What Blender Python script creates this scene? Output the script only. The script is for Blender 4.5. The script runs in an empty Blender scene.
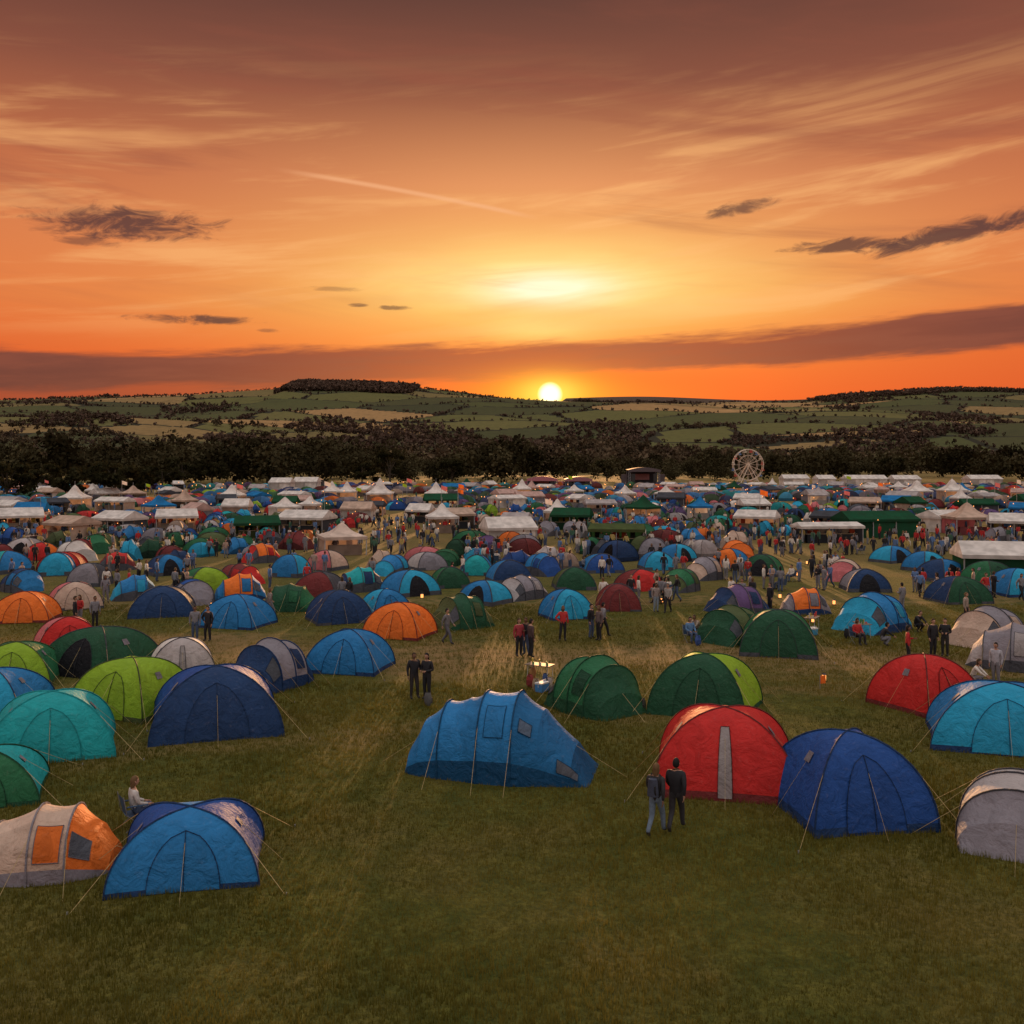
import bpy, math, random
import numpy as np
from math import sin, cos, pi, sqrt, atan, radians
from mathutils import Matrix, Vector
random.seed(7); rng=np.random.default_rng(11)
scene=bpy.context.scene
scene.view_settings.view_transform='Standard'; scene.view_settings.look='None'
scene.view_settings.exposure=0; scene.view_settings.gamma=1

def lin(r,g,b):
    f=lambda c:(c/255/12.92) if c/255<=0.04045 else ((c/255+0.055)/1.055)**2.4
    return (f(r),f(g),f(b))

# ------------------------------------------------------------------ node DSL
class E:
    def __init__(s,t,sock): s.t=t; s.s=sock
    def _m(s,op,*o):
        n=s.t.nodes.new('ShaderNodeMath'); n.operation=op
        for i,x in enumerate((s,)+o):
            if isinstance(x,E): s.t.links.new(x.s,n.inputs[i])
            else: n.inputs[i].default_value=x
        return E(s.t,n.outputs[0])
    def __add__(s,o): return s._m('ADD',o)
    __radd__=__add__
    def __mul__(s,o): return s._m('MULTIPLY',o)
    __rmul__=__mul__
    def __sub__(s,o): return s._m('SUBTRACT',o)
    def __rsub__(s,o): return (s*-1.0)+o
    def __truediv__(s,o): return s._m('DIVIDE',o)
    def __neg__(s): return s*-1.0
    def sq(s): return s*s
    def exp(s): return s._m('EXPONENT')
    def abs(s): return s._m('ABSOLUTE')
    def min(s,o): return s._m('MINIMUM',o)
    def max(s,o): return s._m('MAXIMUM',o)
    def ss(s,a,b):
        n=s.t.nodes.new('ShaderNodeMapRange'); n.interpolation_type='SMOOTHSTEP'
        s.t.links.new(s.s,n.inputs['Value'])
        lo,hi,x,y=(a,b,0,1) if a<b else (b,a,1,0)
        n.inputs['From Min'].default_value=lo; n.inputs['From Max'].default_value=hi
        n.inputs['To Min'].default_value=x; n.inputs['To Max'].default_value=y
        return E(s.t,n.outputs[0])
def comb(t,x,y,z=0.0):
    n=t.nodes.new('ShaderNodeCombineXYZ')
    for i,v in enumerate((x,y,z)):
        if isinstance(v,E): t.links.new(v.s,n.inputs[i])
        else: n.inputs[i].default_value=v
    return E(t,n.outputs[0])
def noise(t,vec,scale=1.0,detail=4,rough=.55,dist=0.0):
    n=t.nodes.new('ShaderNodeTexNoise'); t.links.new(vec.s,n.inputs['Vector'])
    n.inputs['Scale'].default_value=scale; n.inputs['Detail'].default_value=detail
    n.inputs['Roughness'].default_value=rough; n.inputs['Distortion'].default_value=dist
    return E(t,n.outputs['Fac'])
def mix(t,f,a,b,mode='MIX'):
    n=t.nodes.new('ShaderNodeMix'); n.data_type='RGBA'; n.blend_type=mode
    if isinstance(f,E): t.links.new(f.s,n.inputs[0])
    else: n.inputs[0].default_value=f
    for i,v in ((6,a),(7,b)):
        if isinstance(v,E): t.links.new(v.s,n.inputs[i])
        else: n.inputs[i].default_value=(*v,1)
    return E(t,n.outputs[2])
def ramp(t,f,stops,interp='LINEAR'):
    n=t.nodes.new('ShaderNodeValToRGB'); t.links.new(f.s,n.inputs[0]); cr=n.color_ramp
    cr.interpolation=interp
    while len(cr.elements)<len(stops): cr.elements.new(.5)
    for e,(p,c) in zip(cr.elements,stops): e.position=p; e.color=(*c,1)
    return E(t,n.outputs[0])

# ------------------------------------------------------------------ world
SUN_AZ=math.atan(.038); SUN_EL=math.radians(3.86)
w=bpy.data.worlds.new("World"); scene.world=w; w.use_nodes=True
w.cycles.sampling_method='NONE'
t=w.node_tree; t.nodes.clear()
tc=t.nodes.new('ShaderNodeTexCoord'); sep=t.nodes.new('ShaderNodeSeparateXYZ')
t.links.new(tc.outputs['Generated'],sep.inputs[0])
X,Y,Z=[E(t,sep.outputs[i]) for i in range(3)]
u=X._m('ARCTAN2',Y); v=Z._m('ARCSINE')
UP=[(0.36,lin(136,76,56)),(0.47,lin(70,46,43)),(0.54,lin(104,84,84)),(0.74,(1.04,.96,.93)),(1.0,(1.2,1.12,1.1))]  # top stops are an added fill: unseen high sky brightened to light the camp
SIDE=[(0.0,lin(120,52,34)),(0.055,lin(216,82,36)),(0.10,lin(222,94,38)),(0.15,lin(226,118,58)),(0.21,lin(216,120,68)),(0.27,lin(190,104,64))]+UP
side=ramp(t,(v/1.0),SIDE)
cen=ramp(t,(v/1.0),[(0.0,lin(150,60,32)),(0.055,lin(246,84,22)),(0.10,lin(252,128,40)),(0.15,lin(255,182,84)),(0.21,lin(246,170,92)),
   (0.27,lin(226,146,90))]+UP)
du=u-SUN_AZ
cg=(-(du/0.30).sq()).exp()
col=mix(t,cg,side,cen)
n0=noise(t,comb(t,u*2.2+v*1.5,v*16.0-u*2.0,0.3),1.6,4,.62,.6)
g1=(-((du/0.16).sq()+((v-.178)/.034).sq())).exp()*(n0*1.9+.05)
col=mix(t,g1.min(1.0),col,lin(255,222,132))
g1b=(-((du/0.06).sq()+((v-.172)/.016).sq())).exp()*(n0*2.4-.05)
col=mix(t,g1b.min(1.0).max(0.0),col,lin(255,250,210))
g1c=(-(((du+.01)/0.05).sq()+((v-.134)/.012).sq())).exp()*(n0*1.5+.15)
col=mix(t,g1c.min(1.0),col,lin(255,212,118))
n1=noise(t,comb(t,u*2.0+v*2.0,v*22.0-u*2.4,1.7),1.5,5,.6,.4)
s1=n1.ss(.48,.70)*v.ss(.10,.17)*v.ss(.40,.27)
col=mix(t,s1*.50,col,lin(255,188,118))
n2=noise(t,comb(t,u*1.6+4.0,v*14.0+u*1.2,5.1),1.4,5,.6,.5)
s2=n2.ss(.48,.70)*v.ss(.12,.2)*v.ss(.5,.3)
col=mix(t,s2*.50,col,lin(152,80,58))
lc=(v-(.262-(u+.10)*.15-(u+.10).sq()*.25)).abs()
ctr=lc.ss(.0035,.0002)*u.ss(-.24,-.17)*u.ss(.035,-.02)
col=mix(t,ctr*.6,col,lin(245,178,128))
g2=(-((du/0.17).sq()+((v-.078)/.018).sq())).exp()
col=mix(t,g2*.85,col,lin(255,80,12))
nb=noise(t,comb(t,u*3.0,v*22.0-u*1.5,8.8),2.0,5,.62,.3)
nb2=noise(t,comb(t,u*7.0,v*60.0-u*3.0,2.8),1.3,4,.6,.2)
vc=.1005+(u*.040)+(nb-.5)*.024
hw=.0165+(nb2-.5)*.022
bm=(((v-vc).abs())-hw).ss(.006,-.005)
bm2=(((v-vc+.012).abs())-.020).ss(.012,-.008)*u.ss(.1,-.25)
bcol=mix(t,cg,lin(100,50,48),lin(168,66,42))
bcol=mix(t,nb2.ss(.35,.7)*.55,bcol,lin(138,68,54))
col=mix(t,bm2*.6,col,bcol)
col=mix(t,bm*.97,col,bcol)
nc=noise(t,comb(t,u*20.0,v*55.0-u*6.0,3.3),1.3,5,.68,.6)
for (cu,cv,ru,rv,tl,st) in [(-.372,.219,.092,.0145,.02,.92),(-.40,.200,.026,.005,0,.6),(.226,.243,.034,.008,.15,.8),(.315,.203,.055,.0065,0,.88),
      (.42,.207,.085,.010,.17,.92),(-.300,.135,.058,.005,0,.9),(-.115,.152,.016,.0024,0,.7),(-.153,.154,.010,.0022,0,.7),
      (-.18,.169,.028,.003,0,.4),(-.24,.127,.012,.0022,0,.5)]:
    d=(((u-cu)/ru).sq()+((v-cv-(u-cu)*tl)/rv).sq())+(nc-.5)*4.2
    m=d.ss(1.3,.0)
    col=mix(t,m*st,col,lin(84,48,48))
dd=(du.sq()+(v-SUN_EL).sq())
gl0=(-((du/.11).sq()+((v-SUN_EL)/.024).sq())).exp()
col=mix(t,gl0*.80,col,lin(255,122,16))
gl=(-((du/.050).sq()+((v-SUN_EL)/.019).sq())).exp()
col=mix(t,gl*.97,col,lin(255,178,34))
gl2=(-((du/.026).sq()+((v-SUN_EL)/.014).sq())).exp()
col=mix(t,gl2*.97,col,lin(255,226,84))
disc=dd.ss(.00018,.00003)
col=mix(t,disc,col,(2.4,2.0,1.0))
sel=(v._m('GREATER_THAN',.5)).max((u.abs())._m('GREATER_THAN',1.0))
bgF=t.nodes.new('ShaderNodeBackground'); t.links.new(col.s,bgF.inputs[0])
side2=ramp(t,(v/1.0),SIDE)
rest=mix(t,Y.ss(.1,-.5)*v.ss(.0,.25),side2,(.86,.77,.74))  # sky behind the camera brightened as added fill, out of view
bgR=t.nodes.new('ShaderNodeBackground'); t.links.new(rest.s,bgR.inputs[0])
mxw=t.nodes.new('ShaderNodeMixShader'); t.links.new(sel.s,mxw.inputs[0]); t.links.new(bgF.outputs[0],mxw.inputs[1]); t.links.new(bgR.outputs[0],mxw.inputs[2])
sky=t.nodes.new('ShaderNodeTexSky'); sky.sky_type='NISHITA'; sky.sun_disc=False
sky.sun_elevation=SUN_EL; sky.sun_rotation=SUN_AZ
bg2=t.nodes.new('ShaderNodeBackground'); t.links.new(sky.outputs[0],bg2.inputs[0]); bg2.inputs[1].default_value=0.005
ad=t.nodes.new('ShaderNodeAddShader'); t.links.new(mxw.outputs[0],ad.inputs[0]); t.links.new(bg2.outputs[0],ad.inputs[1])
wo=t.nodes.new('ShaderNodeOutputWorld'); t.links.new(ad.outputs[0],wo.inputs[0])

sl=bpy.data.lights.new("sun","SUN"); sl.energy=4.5; sl.angle=radians(2.0); sl.color=(1,.50,.20)
so=bpy.data.objects.new("sun",sl); scene.collection.objects.link(so)
sd=Vector((sin(SUN_AZ)*cos(SUN_EL),cos(SUN_AZ)*cos(SUN_EL),sin(SUN_EL)+.035))
so.rotation_euler=sd.to_track_quat('Z','Y').to_euler()

# ------------------------------------------------------------------ materials
def newmat(name):
    m=bpy.data.materials.new(name); m.use_nodes=True; t=m.node_tree; t.nodes.clear()
    o=t.nodes.new('ShaderNodeOutputMaterial'); return m,t,o
def attr(t,name='Col'):
    a=t.nodes.new('ShaderNodeAttribute'); a.attribute_name=name; return E(t,a.outputs['Color'])
def objco(t):
    c=t.nodes.new('ShaderNodeTexCoord'); return E(t,c.outputs['Object'])
def pos(t):
    c=t.nodes.new('ShaderNodeNewGeometry'); return E(t,c.outputs['Position'])
def bump(t,h,strength,dist):
    b=t.nodes.new('ShaderNodeBump'); t.links.new(h.s,b.inputs['Height']); b.inputs['Strength'].default_value=strength; b.inputs['Distance'].default_value=dist
    return b.outputs[0]
def princ(t,col,rough,spec=.3,nrm=None):
    p=t.nodes.new('ShaderNodeBsdfPrincipled')
    if isinstance(col,E): t.links.new(col.s,p.inputs['Base Color'])
    else: p.inputs['Base Color'].default_value=(*col,1)
    p.inputs['Roughness'].default_value=rough; p.inputs['Specular IOR Level'].default_value=spec
    if nrm: t.links.new(nrm,p.inputs['Normal'])
    return p
def mat_fabric(name,detail=True):
    m,t,o=newmat(name); c=attr(t); oc=objco(t)
    if detail:
        n=noise(t,oc,1.9,4,.6,.9); n2=noise(t,oc,9,3,.6)
        c2=mix(t,n.ss(.25,.8)*.38,c,mix(t,.7,c,(.0,.0,.0)))
        c2=mix(t,n2.ss(.55,.8)*.07,c2,(.5,.45,.4))
        nr=bump(t,n*1.0+n2*.22,.8,.15)
        p=princ(t,c2,.66,.16,nr)
    else:
        n=noise(t,oc,.9,2,.6); c2=mix(t,n.ss(.3,.75)*.35,c,(.03,.025,.02)); p=t.nodes.new('ShaderNodeBsdfDiffuse'); t.links.new(c2.s,p.inputs[0])
    tr=t.nodes.new('ShaderNodeBsdfTranslucent'); t.links.new(c2.s,tr.inputs[0])
    mx=t.nodes.new('ShaderNodeMixShader'); mx.inputs[0].default_value=.25
    t.links.new(p.outputs[0],mx.inputs[1]); t.links.new(tr.outputs[0],mx.inputs[2]); t.links.new(mx.outputs[0],o.inputs[0]); return m
def mat_attr(name,rough,ns=6.0,amt=.25,spec=.3):
    m,t,o=newmat(name); c=attr(t); n=noise(t,objco(t),ns,3,.6)
    c2=mix(t,n.ss(.3,.75)*amt,c,(.01,.01,.01))
    p=princ(t,c2,rough,spec); t.links.new(p.outputs[0],o.inputs[0]); return m
def mat_leaf(name,tr_=True):
    m,t,o=newmat(name); c=attr(t)
    d=t.nodes.new('ShaderNodeBsdfDiffuse'); t.links.new(c.s,d.inputs[0])
    if not tr_: t.links.new(d.outputs[0],o.inputs[0]); return m
    tr=t.nodes.new('ShaderNodeBsdfTranslucent'); t.links.new(c.s,tr.inputs[0])
    mx=t.nodes.new('ShaderNodeMixShader'); mx.inputs[0].default_value=.25
    t.links.new(d.outputs[0],mx.inputs[1]); t.links.new(tr.outputs[0],mx.inputs[2]); t.links.new(mx.outputs[0],o.inputs[0]); return m
FAB=mat_fabric("tent_fabric"); FFAB=mat_fabric("weathered_canvas",False); MAT=mat_attr("painted_surface",.6); CLO=mat_attr("cloth_and_skin",.75,14,.3,.2); LEAF=mat_leaf("foliage"); DLEAF=mat_leaf("distant_foliage",False); BARK=mat_attr("bark",.9,3,.5)
def mat_glow():
    m,t,o=newmat("lamp_glow"); e=t.nodes.new('ShaderNodeEmission'); e.inputs[0].default_value=(1,.36,.10,1); e.inputs[1].default_value=2.2
    t.links.new(e.outputs[0],o.inputs[0]); m.cycles.emission_sampling='NONE'; return m
GLOW=mat_glow()

# ------------------------------------------------------------------ mesh builder
class MB:
    def __init__(s): s.V=[];s.F=[];s.C=[];s.M=[]
    def add(s,v,f,c,m=0):
        o=len(s.V); s.V.extend(map(tuple,v)); s.F.extend([tuple(i+o for i in q) for q in f])
        if len(f) and isinstance(c[0],(tuple,list,np.ndarray)): s.C.extend(c)
        else: s.C.extend([c]*len(f))
        s.M.extend([m]*len(f))
    def grid(s,P,cf,m=0):
        nu=len(P); nv=len(P[0]); v=[p for r in P for p in r]; f=[];c=[]
        for i in range(nu-1):
            for j in range(nv-1):
                f.append((i*nv+j,i*nv+j+1,(i+1)*nv+j+1,(i+1)*nv+j)); c.append(cf(i,j) if callable(cf) else cf)
        s.add(v,f,c,m)
    def tube(s,pts,r,c,n=5,m=0,r2=None):
        pts=[Vector(p) for p in pts]; rings=[]
        for i,p in enumerate(pts):
            d=(pts[min(i+1,len(pts)-1)]-pts[max(i-1,0)])
            if d.length<1e-6: d=Vector((0,0,1))
            d.normalize(); a=d.orthogonal().normalized() if i==0 else (pa-d*pa.dot(d)).normalized()
            pa=a; b=d.cross(a); rr=r if r2 is None else r+(r2-r)*i/(len(pts)-1)
            rings.append([p+(a*cos(2*pi*k/n)+b*sin(2*pi*k/n))*rr for k in range(n)])
        v=[q for R in rings for q in R]; f=[]
        for i in range(len(pts)-1):
            for k in range(n): f.append((i*n+k,i*n+(k+1)%n,(i+1)*n+(k+1)%n,(i+1)*n+k))
        f.append(tuple(range(n))[::-1]); f.append(tuple((len(pts)-1)*n+k for k in range(n)))
        s.add(v,f,c,m)
    def box(s,c,sz,col,m=0,rz=0):
        x,y,z=[q/2 for q in sz]; R=Matrix.Rotation(rz,3,'Z')
        v=[R@Vector((a*x,b*y,d*z))+Vector(c) for d in(-1,1) for b in(-1,1) for a in(-1,1)]
        s.add(v,[(0,2,3,1),(4,5,7,6),(0,1,5,4),(2,6,7,3),(0,4,6,2),(1,3,7,5)],col,m)
    def arrays(s): return np.array([tuple(p) for p in s.V],float),s.F,s.C,s.M
    def build(s,name,mats,loc=(0,0,0),rz=0,smooth=None,parent=None):
        me=bpy.data.meshes.new(name); me.from_pydata([tuple(p) for p in s.V],[],s.F)
        for m in mats: me.materials.append(m)
        me.polygons.foreach_set('material_index',s.M)
        a=me.attributes.new('Col','FLOAT_COLOR','FACE')
        C=np.ones((len(s.F),4),np.float32); C[:,:3]=np.array([tuple(c)[:3] for c in s.C]); a.data.foreach_set('color',C.ravel())
        if smooth is not None:
            me.polygons.foreach_set('use_smooth',[True]*len(s.F)); me.set_sharp_from_angle(angle=radians(smooth))
        me.update()
        ob=bpy.data.objects.new(name,me); ob.location=loc; ob.rotation_euler=(0,0,rz); scene.collection.objects.link(ob)
        if parent: ob.parent=parent
        return ob
def fast_build(name,V,Q,C,mats):
    k=Q.shape[1]; me=bpy.data.meshes.new(name); me.vertices.add(len(V)); me.vertices.foreach_set('co',V.astype(np.float32).ravel())
    me.loops.add(Q.size); me.loops.foreach_set('vertex_index',Q.astype(np.int32).ravel())
    me.polygons.add(len(Q)); me.polygons.foreach_set('loop_start',np.arange(0,Q.size,k,dtype=np.int32))
    try: me.polygons.foreach_set('loop_total',np.full(len(Q),k,np.int32))
    except Exception: pass
    for m in mats: me.materials.append(m)
    me.update(calc_edges=True)
    a=me.attributes.new('Col','FLOAT_COLOR','FACE'); CC=np.ones((len(Q),4),np.float32); CC[:,:3]=C; a.data.foreach_set('color',CC.ravel())
    ob=bpy.data.objects.new(name,me); scene.collection.objects.link(ob); return ob

# site survey: bearing (thousandths, tangent) and distance from the viewing tower
def at(b,d): return (b*d/1000.0,d)

# ------------------------------------------------------------------ ground
def vnoise(x,y,s,seed):
    r=np.random.default_rng(seed); G=r.random((64,64)); x=x/s; y=y/s
    xi=np.floor(x).astype(int); yi=np.floor(y).astype(int); fx=x-xi; fy=y-yi; fx=fx*fx*(3-2*fx); fy=fy*fy*(3-2*fy)
    g=lambda a,b:G[a%64,b%64]
    return (g(xi,yi)*(1-fx)+g(xi+1,yi)*fx)*(1-fy)+(g(xi,yi+1)*(1-fx)+g(xi+1,yi+1)*fx)*fy
def gmat():
    m,t,o=newmat("festival_grass"); p=pos(t)
    sp=t.nodes.new('ShaderNodeSeparateXYZ'); t.links.new(p.s,sp.inputs[0]); x,y=E(t,sp.outputs[0]),E(t,sp.outputs[1])
    a=noise(t,p,.16,4,.6); b=noise(t,p,1.1,5,.7); c=noise(t,p,9,4,.75); d=noise(t,p,.045,3,.55,.8)
    col=mix(t,b.ss(.3,.7),(.056,.068,.012),(.135,.122,.022))
    col=mix(t,a.ss(.42,.68)*.6,col,(.19,.13,.038))
    col=mix(t,c.ss(.35,.65)*.6,col,(.028,.033,.007))
    tr=(y-46.5+x*.10+(a-.5)*12.0+(d-.5)*10).abs().ss(5.5,.6)*b.ss(.22,.60)
    tr2=(y-64.0-x*.05+(a-.5)*10.0).abs().ss(5.0,.8)*b.ss(.35,.65)*.9
    tr3=(y-35.0-x*.35+(a-.5)*6.0+(d-.5)*8).abs().ss(1.8,.3)*b.ss(.3,.6)*.6
    col=mix(t,tr*.72,col,(.24,.145,.066))
    col=mix(t,tr2*.65,col,(.23,.145,.065))
    col=mix(t,tr3,col,(.17,.115,.045))
    col=mix(t,y.ss(60,110)*.5,col,(.19,.125,.052))
    nr=bump(t,c*1.0+b*1.2,.9,.10)
    P=princ(t,col,.9,.1,nr); t.links.new(P.outputs[0],o.inputs[0]); return m
ys=np.concatenate([np.linspace(-120,130,100),np.geomspace(135,12000,60)]); xs=np.concatenate([-np.geomspace(9000,70,40),np.linspace(-68,68,60),np.geomspace(70,9000,40)])
GX,GY=np.meshgrid(xs,ys)
GZ=(vnoise(GX,GY,9,3)-.5)*.10*(np.abs(GX)<75)*(GY<125)
nx=len(xs); V=np.stack([GX,GY,GZ],-1).reshape(-1,3)
I=np.arange((len(ys)-1)*nx).reshape(-1,nx)[:,:-1].ravel(); Q=np.stack([I,I+1,I+nx+1,I+nx],-1)
g=fast_build("ground",V,Q,np.ones((len(Q),3))*.1,[gmat()])
g.data.polygons.foreach_set('use_smooth',[True]*len(Q))

# short grass tufts
N=190000
d=15+48*rng.random(N)**1.15; b=(rng.random(N)-.5)*1.22; gx=b*d; gy=d
trk=np.abs(gy-46.5+gx*.10+(vnoise(gx,gy,6,91)-.5)*12); kp=(trk>3.2)|(rng.random(N)<.4); gx,gy=gx[kp],gy[kp]; N=len(gx)
hh=(.035+.08*rng.random(N)**2)*(1+1.1*(vnoise(gx,gy,2.5,9)-.3)); base=np.stack([gx,gy,np.full(N,-.02)],-1)
Vt=[];
for k in range(3):
    an=rng.random(N)*2*pi; off=np.stack([np.cos(an),np.sin(an),np.zeros(N)],-1)*.03
    a2=rng.random(N)*2*pi; wv=np.stack([np.cos(a2),np.sin(a2),np.zeros(N)],-1)*.011
    tip=base+off*1.8+np.stack([np.zeros(N),np.zeros(N),hh+.05],-1)
    Vt.append(np.stack([base+off-wv,base+off+wv,tip],1))
Vt=np.concatenate(Vt,0); M3=len(Vt)
tone=np.tile(vnoise(gx,gy,1.2,5)*.35+vnoise(gx,gy,5,6)*.35+rng.random(N)*.3,3)[:,None]
GC=np.array([.040,.052,.008])*(1-tone)+np.array([.22,.175,.034])*tone
fast_build("grass",Vt.reshape(-1,3),np.arange(M3*3).reshape(-1,3),GC,[LEAF])

# ------------------------------------------------------------------ hills
skx=np.array([-1000,-512,-400,-300,-225,-212,-150,-95,-45,0,40,90,190,290,350,430,512,1000])
sky_=np.array([400,399,397,395,391,385,384,387,392,398,400,401,402,400,393,390,393,398])
Yp=np.array([850,1000,1300,1650,2000,2600,3100])
Tp=np.array([-.011,-.006,.006,.018,.028,.042,.052])
def hz(x,y):
    s=(462-np.interp(x/3.5,skx,sky_))/1000.0
    n1=vnoise(x+900,y,430,21)-.5; n2=vnoise(x,y+500,190,22)-.5; n3=vnoise(x,y,900,23)-.5
    k=np.clip((y-2000)/1500,0,1)
    Tb=np.interp(y,Yp,Tp)
    T=Tb*(1-k)+k*(s+(Tb-.058)*(y<3500)*(y-3500)/(-1500)) 
    z=9+T*y
    amp=np.clip((y-850)/900,0,1)
    z=z+amp*(n1*68*(1-k*.68)+n2*16*(1-k*.7)+n3*64*(1-k))
    back=np.clip((y-3550)/1500,0,1); z=np.where(y>3550,(9+s*3550)*(1-back)+back*60,z)
    far=np.exp(-((y-5600)/500)**2)*(9+5600*(.064+.004*(vnoise(x,0*y,700,30)-.5)))*np.clip((x+200)/500,0,1)
    z=np.maximum(z,far)
    return z-2.0
ys=np.concatenate([np.linspace(840,3700,260),np.linspace(3750,6600,50)]); xs=np.linspace(-4200,4200,460)
HX,HY=np.meshgrid(xs,ys); 
NS=520
seeds=np.stack([rng.uniform(-4300,4300,NS),rng.uniform(800,4300,NS)],-1)
AN=np.array([.75,1.15])
def vor(x,y):
    P=np.stack([x,y],-1).reshape(-1,2)*AN; S=seeds*AN; best=np.full(len(P),1e9); sec=np.full(len(P),1e9); idx=np.zeros(len(P),int)
    for i in range(0,len(P),20000):
        D=np.abs(P[i:i+20000,None,:]-S[None]); D=(D[...,0]**2+D[...,1]**2)**.5
        o=np.argpartition(D,1,axis=1)[:,:2]; d0=np.take_along_axis(D,o,1); sw=d0[:,0]>d0[:,1]
        b0=np.where(sw,d0[:,1],d0[:,0]); b1=np.where(sw,d0[:,0],d0[:,1]); best[i:i+20000]=b0; sec[i:i+20000]=b1; idx[i:i+20000]=np.where(sw,o[:,1],o[:,0])
    return idx.reshape(x.shape),(sec-best).reshape(x.shape)
fcol_hazed=np.array([(.062,.062,.026),(.105,.100,.034),(.22,.145,.060),(.050,.052,.024),(.120,.108,.038),(.070,.074,.028),(.30,.18,.075),(.060,.062,.026),(.090,.090,.032),(.15,.115,.045)])  # field colours with warm distance haze painted in
fid=rng.integers(0,len(fcol_hazed),NS)
HZ=hz(HX,HY); V=np.stack([HX,HY,HZ],-1).reshape(-1,3); nx=len(xs)
I=(np.arange((len(ys)-1)*nx).reshape(-1,nx)[:,:-1]).ravel(); Q=np.stack([I,I+1,I+nx+1,I+nx],-1)
cx=V[Q].mean(1); idx,ed=vor(cx[:,0],cx[:,1]); HC=fcol_hazed[fid[idx]]
HC=np.where((ed<10)[:,None],np.array([.030,.028,.018]),HC)
HC=np.where((cx[:,1]>3600)[:,None],np.array([.085,.058,.042]),HC)  # far ridge: haze painted as one flat brown colour
def hmat():
    m,t,o=newmat("farmland"); c=attr(t); p=pos(t); n=noise(t,p,.012,5,.65); n2=noise(t,p,.08,3,.6)
    c2=mix(t,n.ss(.5,.75)*.35,c,(.038,.038,.020)); c2=mix(t,n2.ss(.4,.7)*.25,c2,(.035,.032,.018))
    P=princ(t,c2,.95,.05); t.links.new(P.outputs[0],o.inputs[0]); return m
h=fast_build("hills",V,Q,HC,[hmat()]); h.data.polygons.foreach_set('use_smooth',[True]*len(Q))

# ------------------------------------------------------------------ trees
def leafquads(cen,rad,n,size,tone=None,base=(.062,.068,.026)):
    m=len(cen); K=7
    cl=rng.normal(size=(m,K,3)); cl/=np.linalg.norm(cl,axis=-1,keepdims=True); cl*= (rng.random((m,K,1))**.4)*.70
    pick=rng.integers(0,K,(m,n)); c=np.take_along_axis(cl,pick[...,None].repeat(3,-1),1)
    dd=rng.normal(size=(m,n,3)); dd/=np.linalg.norm(dd,axis=-1,keepdims=True); dd*=(rng.random((m,n,1))**.5)*.46
    p=(c+dd); P=cen[:,None]+p*rad[:,None]
    a=rng.normal(size=(m,n,3)); a/=np.linalg.norm(a,axis=-1,keepdims=True)
    b=np.cross(a,rng.normal(size=(m,n,3))); b/=np.linalg.norm(b,axis=-1,keepdims=True)
    sz=(size if np.isscalar(size) else size[:,None,None])*(.6+.8*rng.random((m,n,1)))*.5
    V=np.stack([P-a*sz,P-b*sz*.8,P+a*sz,P+b*sz*.8],2).reshape(-1,3)
    Q=np.arange(len(V)).reshape(-1,4)
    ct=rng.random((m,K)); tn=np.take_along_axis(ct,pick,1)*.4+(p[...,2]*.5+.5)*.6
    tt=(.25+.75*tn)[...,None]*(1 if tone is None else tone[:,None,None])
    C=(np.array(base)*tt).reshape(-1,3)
    return V,Q,C
def trees_mass(name,x,y,z,ht,n,sizef,base,tn=(.6,.6)):
    m=len(x); cen=np.stack([x,y,z+ht*.52],-1); rad=np.stack([ht*(.46+.2*rng.random(m)),ht*(.46+.2*rng.random(m)),ht*.50],-1)
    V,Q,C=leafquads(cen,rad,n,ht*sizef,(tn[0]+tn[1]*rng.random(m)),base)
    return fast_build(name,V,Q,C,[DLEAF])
# belt of big hedgerow trees right behind the campsite
m=330; bx=rng.uniform(-640,640,m); dy=395+rng.random(m)**1.3*330+np.where((bx>60)&(bx<460),60,0)
x=bx*dy/1000; y=dy
bh=6+12*vnoise(x,x*0,48,41)+5*rng.random(m)+np.where(bx<-230,2,0)+(dy-400)*.015
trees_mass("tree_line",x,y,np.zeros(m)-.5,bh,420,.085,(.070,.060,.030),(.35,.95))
m=6500; y=rng.uniform(760,2300,m); x=rng.uniform(-.62,.62,m)*y
dn=vnoise(x,y,190,51)*.65+vnoise(x,y,60,52)*.35; kp=dn>(.28+.36*np.clip((y-800)/900,0,1)); x,y=x[kp],y[kp]
trees_mass("valley_woodland",x,y,np.where(y<860,-.5,hz(x,y)-1),9+10*rng.random(len(x)),55,.23,(.115,.085,.052),(.45,.8))  # leaf colour lightened and warmed to imitate haze
m=150000; y=rng.uniform(900,3540,m); x=rng.uniform(-.6,.6,m)*y
i_,e_=vor(x,y); kp=(e_<5); hx,hy=x[kp],y[kp]
s=rng.permutation(len(hx))[:6500]; hx,hy=hx[s],hy[s]
m=20000; y=rng.uniform(1500,3540,m); x=rng.uniform(-.6,.6,m)*y
dn=vnoise(x,y,230,61); kp=dn>.74; cx_,cy_=x[kp],y[kp]
m=2600; fx=rng.uniform(-775,-330,m); fy=rng.uniform(3250,3560,m)
m=1500; rx=rng.uniform(1050,1900,m); ry=rng.uniform(3380,3550,m)
m=700; lx=rng.uniform(-2100,2100,m); ly=rng.uniform(3500,3550,m)
x=np.concatenate([hx,cx_,fx,rx,lx]); y=np.concatenate([hy,cy_,fy,ry,ly])
ht=np.concatenate([5+6*rng.random(len(hx)),9+7*rng.random(len(cx_)),13+6*rng.random(len(fx)),8+9*rng.random(len(rx)),4+6*rng.random(len(lx))])
trees_mass("hill_woodland",x,y,hz(x,y)-1,ht,16,.44,(.125,.085,.062))  # base colour carries painted haze, paler and browner than near leaves

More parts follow.
